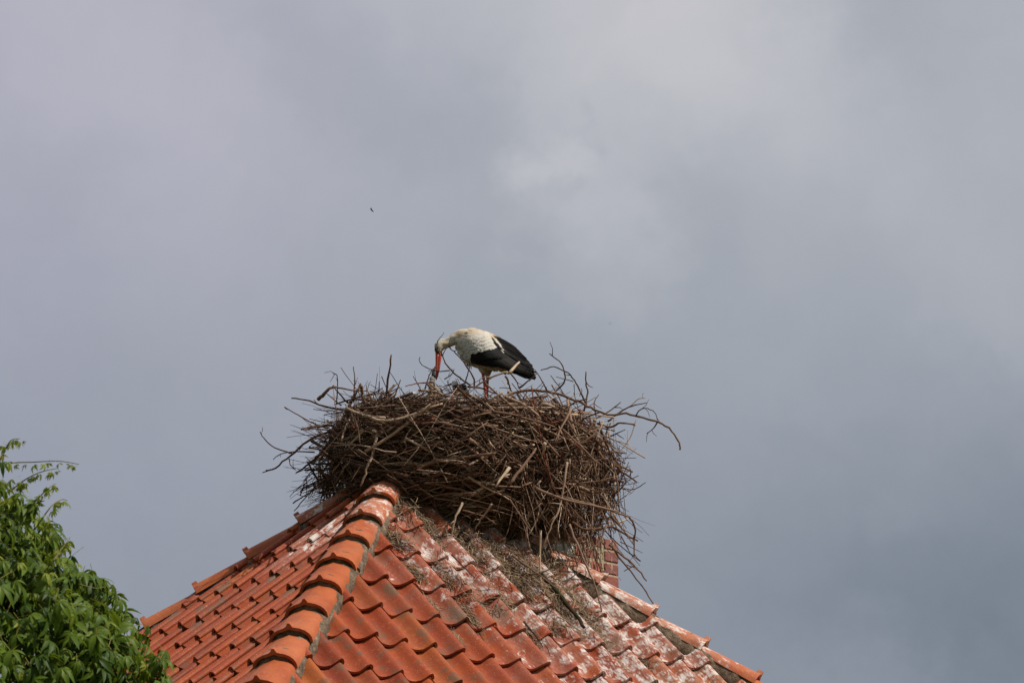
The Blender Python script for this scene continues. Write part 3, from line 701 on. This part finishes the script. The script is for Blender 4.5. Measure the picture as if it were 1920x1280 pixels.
loft(g, [(S(x, y), a*UZ, b*UZ) for x, y, a, b in TRUNK], 20)
loft(g, [(S(850, 560, -.035), 100*UZ, 80*UZ), (S(862, 640, -.035), 66*UZ, 58*UZ), (S(868, 700, -.035), 30*UZ, 28*UZ), (S(872, 730, -.035), 17*UZ, 17*UZ)], 12)
loft(g, [(S(905, 580, .035), 110*UZ, 80*UZ), (S(920, 670, .035), 74*UZ, 58*UZ), (S(927, 740, .035), 34*UZ, 28*UZ), (S(928, 770, .035), 17*UZ, 17*UZ)], 12)
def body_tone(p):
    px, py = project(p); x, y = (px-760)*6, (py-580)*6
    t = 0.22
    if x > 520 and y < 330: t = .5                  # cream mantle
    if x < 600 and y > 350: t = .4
    if y > 560 and x > 740: t = .62+.2*min(1, max(0, (x-900)/300))   # beige belly, browner towards the tail
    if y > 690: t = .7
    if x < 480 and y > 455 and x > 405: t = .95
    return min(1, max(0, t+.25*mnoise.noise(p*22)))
fuse(g, 'body', M_white, stork, SO, .0075, body_tone, .004, 55)
# feathers
def trunk_at(x):
    for (xa, ya, aa, ba), (xb, yb, ab, bb) in zip(TRUNK[5:], TRUNK[6:]):
        if xa <= x <= xb: f = (x-xa)/(xb-xa); return ya+(yb-ya)*f, aa+(ab-aa)*f, ba+(bb-ba)*f
    return (TRUNK[-1][1], 25, 45) if x > 1000 else (TRUNK[5][1], 60, 47)
def flank(x, y, lift=0.0, sgn=-1):
    """point on the bird's side above picture position x, y"""
    yc, a, b = trunk_at(x); H = max(a*1.12, 120); W = max(b*1.05, 62)
    k = 1-((y-yc)/H)**2
    return S(x, y, sgn*(W*UZ*math.sqrt(max(.03, k))+lift))
def feather(g, a, b, w, lift0, lift1, tn, sgn=-1, n=5, rag=0.0):
    """blade from a to b (picture positions), width w, lying on the flank"""
    dx, dy = b[0]-a[0], b[1]-a[1]; L = math.hypot(dx, dy); px, py = -dy/L, dx/L; vs = []; bow = rn.gauss(0, .03)*L
    for i in range(n+1):
        f = i/n; ww = w*(.45+.55*min(1, f*2.5))*(1 if f < .75 else math.sqrt(max(.02, 1-((f-.75)/.26)**2)))
        cx_, cy_ = a[0]+dx*f+px*bow*math.sin(f*3.1), a[1]+dy*f+py*bow*math.sin(f*3.1); l = lift0+(lift1-lift0)*f
        for e, h in ((-1, 0), (0, .0035), (1, 0)):
            vs.append(flank(cx_+px*ww*e/2, cy_+py*ww*e/2, l+h, sgn))
    fs = []
    for i in range(n):
        for e in (0, 1): q = i*3+e; fs.append((q, q+1, q+4, q+3))
    g.add(vs, fs, tn)
def along(pts, f):
    q = f*(len(pts)-1); i = min(int(q), len(pts)-2); u = q-i; return (pts[i][0]*(1-u)+pts[i+1][0]*u, pts[i][1]*(1-u)+pts[i+1][1]*u)
def wing(sgn, oy):
    o_ = lambda p: (p[0], p[1]+oy)
    prim, sec, cov, scap = Geo(), Geo(), Geo(), Geo()
    N = 11                                                       # long primaries and tail end
    for i in range(N):
        f = i/(N-1); a = along([(1050, 600), (1080, 520), (1090, 420)], f); b = along([(1395, 768), (1440, 775), (1474, 765), (1462, 690), (1400, 600)], f)
        feather(prim, o_((a[0]+rn.gauss(0, 6), a[1])), o_((b[0]+rn.gauss(0, 8), b[1]+rn.gauss(0, 5))), 46, .004+.0008*i, .002+.0012*i, rn.random()*.9, sgn, 6)
    N = 17                                                       # secondaries, from the lower edge upwards
    for i in range(N):
        f = i/(N-1); a = along([(715, 585), (800, 540), (930, 480), (1040, 430)], f); b = along([(900, 612), (1060, 632), (1190, 668), (1320, 715), (1395, 735), (1430, 690)], f)
        feather(sec, o_(a), o_((b[0]+rn.gauss(0, 8), b[1]+rn.gauss(0, 4))), 52, .010+.0007*i, .007+.0011*i, rn.random()*.7, sgn, 6)
    N = 9                                                        # tertials along the top edge
    for i in range(N):
        f = i/(N-1); a = along([(1040, 410), (1000, 360), (972, 300)], f); b = along([(1420, 650), (1370, 575), (1300, 492), (1230, 440)], f)
        feather(sec, o_(a), o_((b[0]+rn.gauss(0, 6), b[1]+rn.gauss(0, 4))), 58, .044, .030+.001*i, rn.random()*.8, sgn, 6)
    N = 15                                                       # black greater coverts
    for i in range(N):
        f = i/(N-1); a = along([(725, 520), (790, 480), (940, 450), (1060, 400)], f); L = 120+80*f
        feather(sec, o_(a), o_((a[0]+L*.93, a[1]+L*(.30+.16*f)+25)), 50, .026, .024, rn.random()*.35, sgn, 5)
    # white coverts in overlapping rows, the last row makes the scalloped border
    bord = [(715, 560), (765, 490), (850, 472), (935, 458), (1000, 440), (1060, 418), (1092, 398)]
    for row, (back, ln) in enumerate(((0, 78), (48, 72), (96, 72), (144, 76), (190, 80))):
        N = 17-row
        for i in range(N):
            f = (i+.5*(row % 2))/(N-1); t = along(bord, min(1, f)); t = (t[0]-back*.70, t[1]-back*.62+rn.gauss(0, 4))
            if t[0] < 618: continue
            a = (t[0]-ln*.86, t[1]-ln*.42)
            feather(cov, o_(a), o_((t[0]+rn.gauss(0, 5), t[1]+rn.gauss(0, 6))), 44, .028+.001*row, .034+.0012*row, rn.uniform(0, .22)+(.1 if row > 2 else 0), sgn, 4)
    for i in range(34):                                          # long cream scapulars along the back
        f = rn.random(); q = rn.random(); a = along([(620, 240), (700, 215), (800, 225), (900, 245), (970, 275)], f); a = (a[0], a[1]+q*85)
        L = rn.uniform(100, 160); feather(scap, o_(a), o_((min(a[0]+L*.94, 1098), a[1]+L*(.12+.32*f))), 40, .012+.016*q, .020+.016*q, rn.uniform(.25, .6), sgn, 4)
    w = prim.obj('wing', M_black, stork, SO); sec.obj('flight_feathers', M_black, w, SO); cov.obj('wing_coverts', M_white, w, SO); scap.obj('scapular_feathers', M_white, w, SO)
    return w
wing(-1, 0); wing(1, 10)
g = Geo()                                                        # loose breast and belly plumes
for i in range(46):
    x = rn.uniform(615, 730); y = 470+(x-615)*.9+rn.uniform(-60, 25); feather(g, (x, y), (x+rn.uniform(5, 35), y+rn.uniform(60, 105)), 13, .004, .012, rn.uniform(.1, .5), rn.choice((-1, -1, 1)), 4)
for i in range(60):
    x = rn.uniform(770, 1180); y = 590+(x-770)*.16+rn.uniform(-10, 50); feather(g, (x, y), (x+rn.uniform(30, 70), y+rn.uniform(20, 50)), 22, -.008, .002, rn.uniform(.45, .85), rn.choice((-1, -1, 1)), 4)
g.obj('breast_plumes', M_white, stork, SO)
# bill: upper and lower mandible, dagger shaped
def horn(name, m, pts, parent, origin, flat=.8):
    g = Geo(); loft(g, [(p, a, a*flat) for p, a in pts], 12); return g.obj(name, m, parent, origin)
horn('upper_bill', M_red, [(S(362, 480), 24*UZ), (S(360, 540), 21*UZ), (S(356, 620), 17*UZ), (S(352, 700), 12.5*UZ), (S(347, 760), 8*UZ), (S(343, 795), 2*UZ)], stork, SO)
horn('lower_bill', M_red, [(S(392, 480), 22*UZ), (S(388, 540), 19*UZ), (S(380, 620), 15*UZ), (S(370, 700), 11.5*UZ), (S(358, 765), 6.5*UZ), (S(349, 792), 2*UZ)], stork, SO)
for sgn in (-1, 1):
    g = Geo()
    loft(g, [(S(x, y, sgn*(d*UZ)), a*UZ, 7*UZ) for x, y, a, d in ((340, 418, 5, 27), (343, 435, 14, 31), (350, 456, 17, 33), (360, 478, 12, 26), (368, 498, 5, 20))], 10); e = g.obj('eye_patch', M_dark, stork, SO)
    bm = bmesh.new(); bmesh.ops.create_uvsphere(bm, u_segments=10, v_segments=8, radius=7*UZ, matrix=Matrix.Translation(S(352, 446, sgn*38*UZ)-SO)); me = bpy.data.meshes.new('eye'); bm.to_mesh(me); bm.free(); mesh_obj('eye', me, M_dark, e)
for pts, dy in (([(868, 690), (880, 770), (893, 850), (900, 930), (905, 1010), (907, 1072)], -.035), ([(928, 740), (924, 800), (921, 870), (918, 940), (916, 1010), (914, 1072)], .035)):
    g = Geo(); C = catmull([S(x, y, dy) for x, y in pts], 16)
    rr = [17, 17, 16.5, 16, 15.5, 15.5, 16, 17.5, 18, 16.5, 15, 15, 15, 15, 15.5, 17, 18]
    loft(g, [(c, r*UZ, r*UZ) for c, r in zip(C, rr)], 10)
    for a in (-.7, 0, .7, 3.1): 
        d = Vector((-math.cos(a), math.sin(a), -.08)); tube(g, [C[-1], C[-1]+d*.035+Vector((0, 0, .006)), C[-1]+d*.075], .006, .0035, 6)
    g.obj('leg', M_legs, stork, SO)

# ------------------------------------------------------------------ chicks in the nest
def chick(base, pts, label, cat_tone, bill=None, wing_=None):
    """pts: (x, y, dy, half thickness) along back, neck and head in picture positions"""
    o0 = S(base[0], base[1], base[2]); e = empty('stork_chick', o0, label, 'bird', 'stork chicks in the nest')
    g = Geo(); loft(g, [(S(x, y, dy), a*UZ, a*.9*UZ) for x, y, dy, a in pts], 14)
    fuse(g, 'body', M_down, e, o0, .006, lambda p: min(1, max(0, cat_tone(p)+.3*mnoise.noise(p*40))), .005, 70)
    if bill: horn('bill', M_dark, [(S(x, y, dy), a*UZ) for x, y, dy, a in bill], e, o0)
    if wing_:
        g = Geo()
        for i in range(14):
            x, y, dy, L, sp = wing_; f = i/13; a = S(x+rn.gauss(0, 10), y+f*35, dy-.01*f); d = Vector((math.cos(.5-f*1.2), 0, math.sin(.5-f*1.2)*.6))
            blade(g, a+d*L*UZ/2, d, L*UZ, 16*UZ, Vector((0, -1, .3)), rn.random(), .1)
        g.obj('wing_feathers', M_black, e, o0)
chick((330, 1010, -.03), [(420, 1000, -.03, 40), (370, 985, -.03, 85), (330, 930, -.03, 90), (305, 860, -.03, 52), (298, 810, -.03, 34), (303, 775, -.03, 34), (312, 755, -.03, 22)], 'grey downy stork chick stretching its dark bill up beside the adult\'s bill',
      lambda p: .95, [(318, 770, -.03, 26), (316, 730, -.03, 22), (320, 690, -.03, 16), (332, 650, -.03, 8), (340, 632, -.03, 2)])
chick((600, 1000, .0), [(700, 960, .0, 40), (660, 940, 0, 75), (610, 925, 0, 80), (570, 885, 0, 46), (556, 845, -.01, 40), (548, 828, -.01, 34), (520, 826, -.01, 18)], 'stork chick with a white crown and black wing quills crouching behind the adult\'s bill',
      lambda p: .0, [(522, 838, -.01, 14), (480, 850, -.01, 9), (430, 866, -.01, 3)], (560, 860, -.06, 120, 0))
chick((60, 1010, .05), [(190, 985, .05, 20), (150, 985, .05, 45), (90, 975, .05, 52), (40, 985, .05, 46), (0, 1000, .05, 20)], 'pale stork chick lying low, only its white back showing near the upright stick', lambda p: .05)
# ------------------------------------------------------------------ creeper on the left
def leaf_material():
    m, t, b = mat('creeper_leaf'); v, r = objvec(t)
    at = t.new('ShaderNodeAttribute', attribute_name='tone').outputs['Fac']
    c = t.ramp(at, [(0, (.026, .052, .004)), (.4, (.062, .108, .008)), (.7, (.115, .17, .012)), (.9, (.20, .24, .018)), (1, (.20, .14, .03))])
    c = t.mix(t.smooth(t.noise(v, 40, 3), .4, .7, 0, .35), c, t.mix(.5, c, (.02, .05, .01)))
    t.l.new(c, b.inputs['Base Color']); b.inputs['Roughness'].default_value = .5; b.inputs['Specular IOR Level'].default_value = .2
    bump(t, b, t.noise(v, 90, 3), .3, .003)
    tr = t.new('ShaderNodeBsdfTranslucent', i_Color=t.mix(.5, c, (.20, .26, .015)))
    mx = t.new('ShaderNodeMixShader', i_0=.36); t.l.new(b.outputs[0], mx.inputs[1]); t.l.new(tr.outputs[0], mx.inputs[2])
    t.l.new(mx.outputs[0], t.n['Material Output'].inputs[0]); return m
M_leaf = leaf_material()
M_bark = simple('old_bark', [(.3, (.04, .03, .02)), (.6, (.10, .075, .05)), (.8, (.16, .13, .09))], 10, .95, 1, .03)
M_vstem = simple('creeper_stem', [(.3, (.10, .10, .03)), (.7, (.20, .15, .06))], 30, .7, .3, .004)
rv = random.Random(21)
VY = 16.0
def V(px, py, Y=VY): return on_plane_y(px, py, Y)
VC = V(-150, 1450)                                             # middle of the overgrown head
VR = Vector((500/FPX*16.6, 1.0, 590/FPX*16.6))
vine = empty('creeper', (VC.x, VC.y, 0), 'dense green creeper with five-fingered leaves and free shoots rising beside the tiled roof', 'climbing plant')
VO = Vector(vine.location)
g = Geo(); pts = [Vector((VC.x+.1*math.sin(i*.9), VC.y+.08*math.cos(i*1.3), VC.z*i/8)) for i in range(9)]; pts.append(VC+Vector((0, 0, .75))); tube(g, pts, .24, .07, 10, 0, .1, rv)
for i in range(7):
    a = i*.95; d = Vector((math.cos(a), math.sin(a), .5)); p = Vector((VC.x, VC.y, VC.z-.5+.15*i)); tube(g, [p, p+d*.3, p+d*.62+Vector((0, 0, .06))], .05, .02, 6, 0, .1, rv)
g.obj('trunk', M_bark, vine, VO)
def leaf_geo(k, size=1.0):
    rnd = random.Random(k); vs = []; fs = []; tn = []
    base = rnd.uniform(.05, .68)
    for j, (ang, ln) in enumerate(((-1.35, .62), (-.68, .9), (0, 1.0), (.68, .9), (1.35, .62))):
        ang += rnd.gauss(0, .12); L = .080*ln*size*rnd.uniform(.85, 1.1); w = L*rnd.uniform(.24, .32); dro = rnd.uniform(.6, 1.5); fold = rnd.uniform(.15, .5)
        dx, dy = math.sin(ang), -math.cos(ang); o = len(vs); tt = base+rnd.uniform(-.1, .12)
        prof = [(0, .05), (.22, .62), (.48, 1.0), (.74, .70), (1, .0)]
        for f, pw in prof:
            z = -dro*f*f*L*.55; d = f*L*(1-.12*f*dro)
            cx_, cy_ = dx*d, dy*d; ww = w*pw/2
            if pw == 0: vs.append((cx_, cy_, z)); tn.append(tt)
            else:
                for e in (-1, 0, 1): vs.append((cx_-dy*ww*e, cy_+dx*ww*e, z+abs(e)*fold*ww)); tn.append(tt)
        for i in range(3):
            for e in (0, 1): q = o+i*3+e; fs.append((q, q+1, q+4, q+3))
        q = o+9; fs += [(q, q+1, o+12), (q+1, q+2, o+12)]
    o = len(vs); s = .0014*size
    vs += [(-s, 0, 0), (s, 0, 0), (s, .06*size, -.012), (-s, .06*size, -.012)]; fs.append((o, o+1, o+2, o+3)); tn += [.98]*4
    return vs, fs, tn
LEAVES = [leaf_geo(k) for k in range(7)]; YOUNG = []
for k in range(3):
    v_, f_, t_ = leaf_geo(50+k, .62); YOUNG.append((v_, f_, [min(.97, .82+.15*rv.random()) for _ in t_]))
def mk(d): g = Geo(); g.add(d[0], d[1], d[2]); me = g.mesh('leaf'); me.materials.append(M_leaf); me.polygons.foreach_set('use_smooth', [True]*len(me.polygons)); return me
LM = [mk(d) for d in LEAVES]; YM = [mk(d) for d in YOUNG]
def leaf_matrix(p, out, sc):
    """blade hangs: tip down and outward, face turned outward and up"""
    n = (out*rv.uniform(.5, 1.1)+Vector((rv.gauss(0, .55), rv.gauss(0, .5), rv.uniform(.0, 1.0)))).normalized()
    dn = Vector((rv.gauss(0, .65), rv.gauss(0, .5), -1))+out*.25
    y = -(dn-n*dn.dot(n)).normalized(); x = y.cross(n)
    M = Matrix((x, y, n)).transposed().to_4x4(); return Matrix.Translation(p) @ M @ Matrix.Scale(sc, 4)
place = []
for i in range(13000):
    z = rv.uniform(-.6, 1); a = rv.uniform(0, 2*math.pi); q = math.sqrt(max(0, 1-z*z)); out = Vector((q*math.cos(a), q*math.sin(a), z)); se = (abs(out.x)**1.6+abs(out.y)**1.6+abs(out.z)**1.6)**(-1/1.6)
    lump = 1+.10*mnoise.noise(out*2.3+Vector((5, 0, 0)))+.07*mnoise.noise(out*6)
    k = lump*rv.uniform(.55, 1.0)**.7*se; p = VC+Vector((out.x*VR.x*k, out.y*VR.y*k, out.z*VR.z*k))
    px, py = project(p); seen = -70 < px < 420 and py < 1345 and out.y < .35
    if not seen and rv.random() < .88: continue
    place.append((0 if not seen else k/se*(1-out.y*.4), p, Vector((out.x/VR.x, out.y/VR.y, out.z/VR.z)).normalized(), rv.uniform(.75, 1.35)))
place.sort(key=lambda q: -q[0])
rest = Geo(); cnt = 0
def put(p, out, sc, young=False):
    global cnt
    M = leaf_matrix(p-VO, out, sc); k = rv.randrange(3 if young else 7); young = young or False
    if cnt < 300:
        o = bpy.data.objects.new('leaf', (YM if young else LM)[k]); link(o, vine); o.matrix_local = M; cnt += 1
    else:
        d = (YOUNG if young else LEAVES)[k]; rest.add([M @ Vector(v) for v in d[0]], d[1], list(d[2]))
# free shoots reaching out against the sky
SH = [([(-30, 900), (5, 850), (20, 826), (36, 822)], 1.6), ([(-20, 880), (20, 868), (60, 866), (110, 864), (148, 870)], 1.5), ([(20, 920), (45, 900), (75, 885), (105, 878)], 1.5), ([(50, 960), (75, 930), (95, 912), (105, 906)], 1.5), ([(70, 985), (95, 950), (115, 936), (126, 938)], 1.5), ([(150, 1095), (180, 1102), (197, 1100), (200, 1112)], .9), ([(100, 1050), (118, 1025), (130, 1010)], 1.2)]
for j, (pts, r) in enumerate(SH):
    C = catmull([V(x, y, VY-.5+.12*math.sin(i+j)) for i, (x, y) in enumerate(pts)], 14); g = Geo(); rr = r/FPX*16
    tube(g, C, rr, rr*.45, 5, 0, .05, rv); g.obj('shoot', M_vstem, vine, VO)
    if j == 5: continue
    for i in range(3, 15):
        for _q in range(rv.choice((1, 1, 2))):
            o_ = Vector((rv.gauss(0, .5), -.4, rv.gauss(.2, .3))).normalized(); put(C[i]+Vector((rv.gauss(0, .01), rv.gauss(0, .01), -.012)), o_, rv.uniform(.45, .95)*(1.25-.6*i/15), True)
for x, y in [(5, 895), (15, 905), (40, 925), (55, 940), (60, 960), (75, 965), (80, 985), (85, 1000), (20, 940), (35, 955), (10, 870), (70, 940), (95, 1000), (60, 985)]:
    for q in range(2): put(V(x+rv.uniform(-12, 8), y+rv.uniform(-8, 12), VY-.45+rv.uniform(-.1, .1)), Vector((.2, -.8, .3)), rv.uniform(.7, 1.25), rv.random() < .6)
for imp, p, out, sc in place: put(p, out, sc, rv.random() < .10)
o = rest.obj('foliage', M_leaf, vine); o['kind'] = 'stuff'

# ------------------------------------------------------------------ small flyers in the air
M_fly = simple('dark_insect', [(.3, (.02, .02, .022)), (.7, (.05, .048, .045))], 40, .6)
def flyer(px, py, Y, L, label, rot):
    o0 = on_plane_y(px, py, Y); e = empty('flying_insect', o0, label, 'insect'); g = Geo()
    ax = Vector((math.cos(rot), .2, -math.sin(rot))).normalized()
    loft(g, [(ax*(L*f), L*a, L*a) for f, a in ((-.5, .04), (-.3, .12), (-.1, .10), (.05, .15), (.25, .13), (.38, .09), (.5, .08), (.56, .03))], 8); g.obj('body', M_fly, e)
    for s in (-1, 1):
        g = Geo(); w = Vector((ax.z*.4, s*.6, .75)).normalized()
        b = ax*(L*.12); g.add([b, b+w*L*.35+ax*L*.14, b+w*L*.75+ax*L*.02, b+w*L*.7-ax*L*.16, b+w*L*.3-ax*L*.14, b+Vector((0, 0, L*.02))], [(0, 1, 2, 3, 4), (5, 4, 3, 2, 1)]); g.obj('wing', M_fly, e)
flyer(697, 394, 22.6, .030, 'small dark flying insect in the open sky high above the nest rim', .75)
flyer(1144, 607, 9.5, .0052, 'tiny blurred grey insect in the air beside the stork\'s tail', .3)
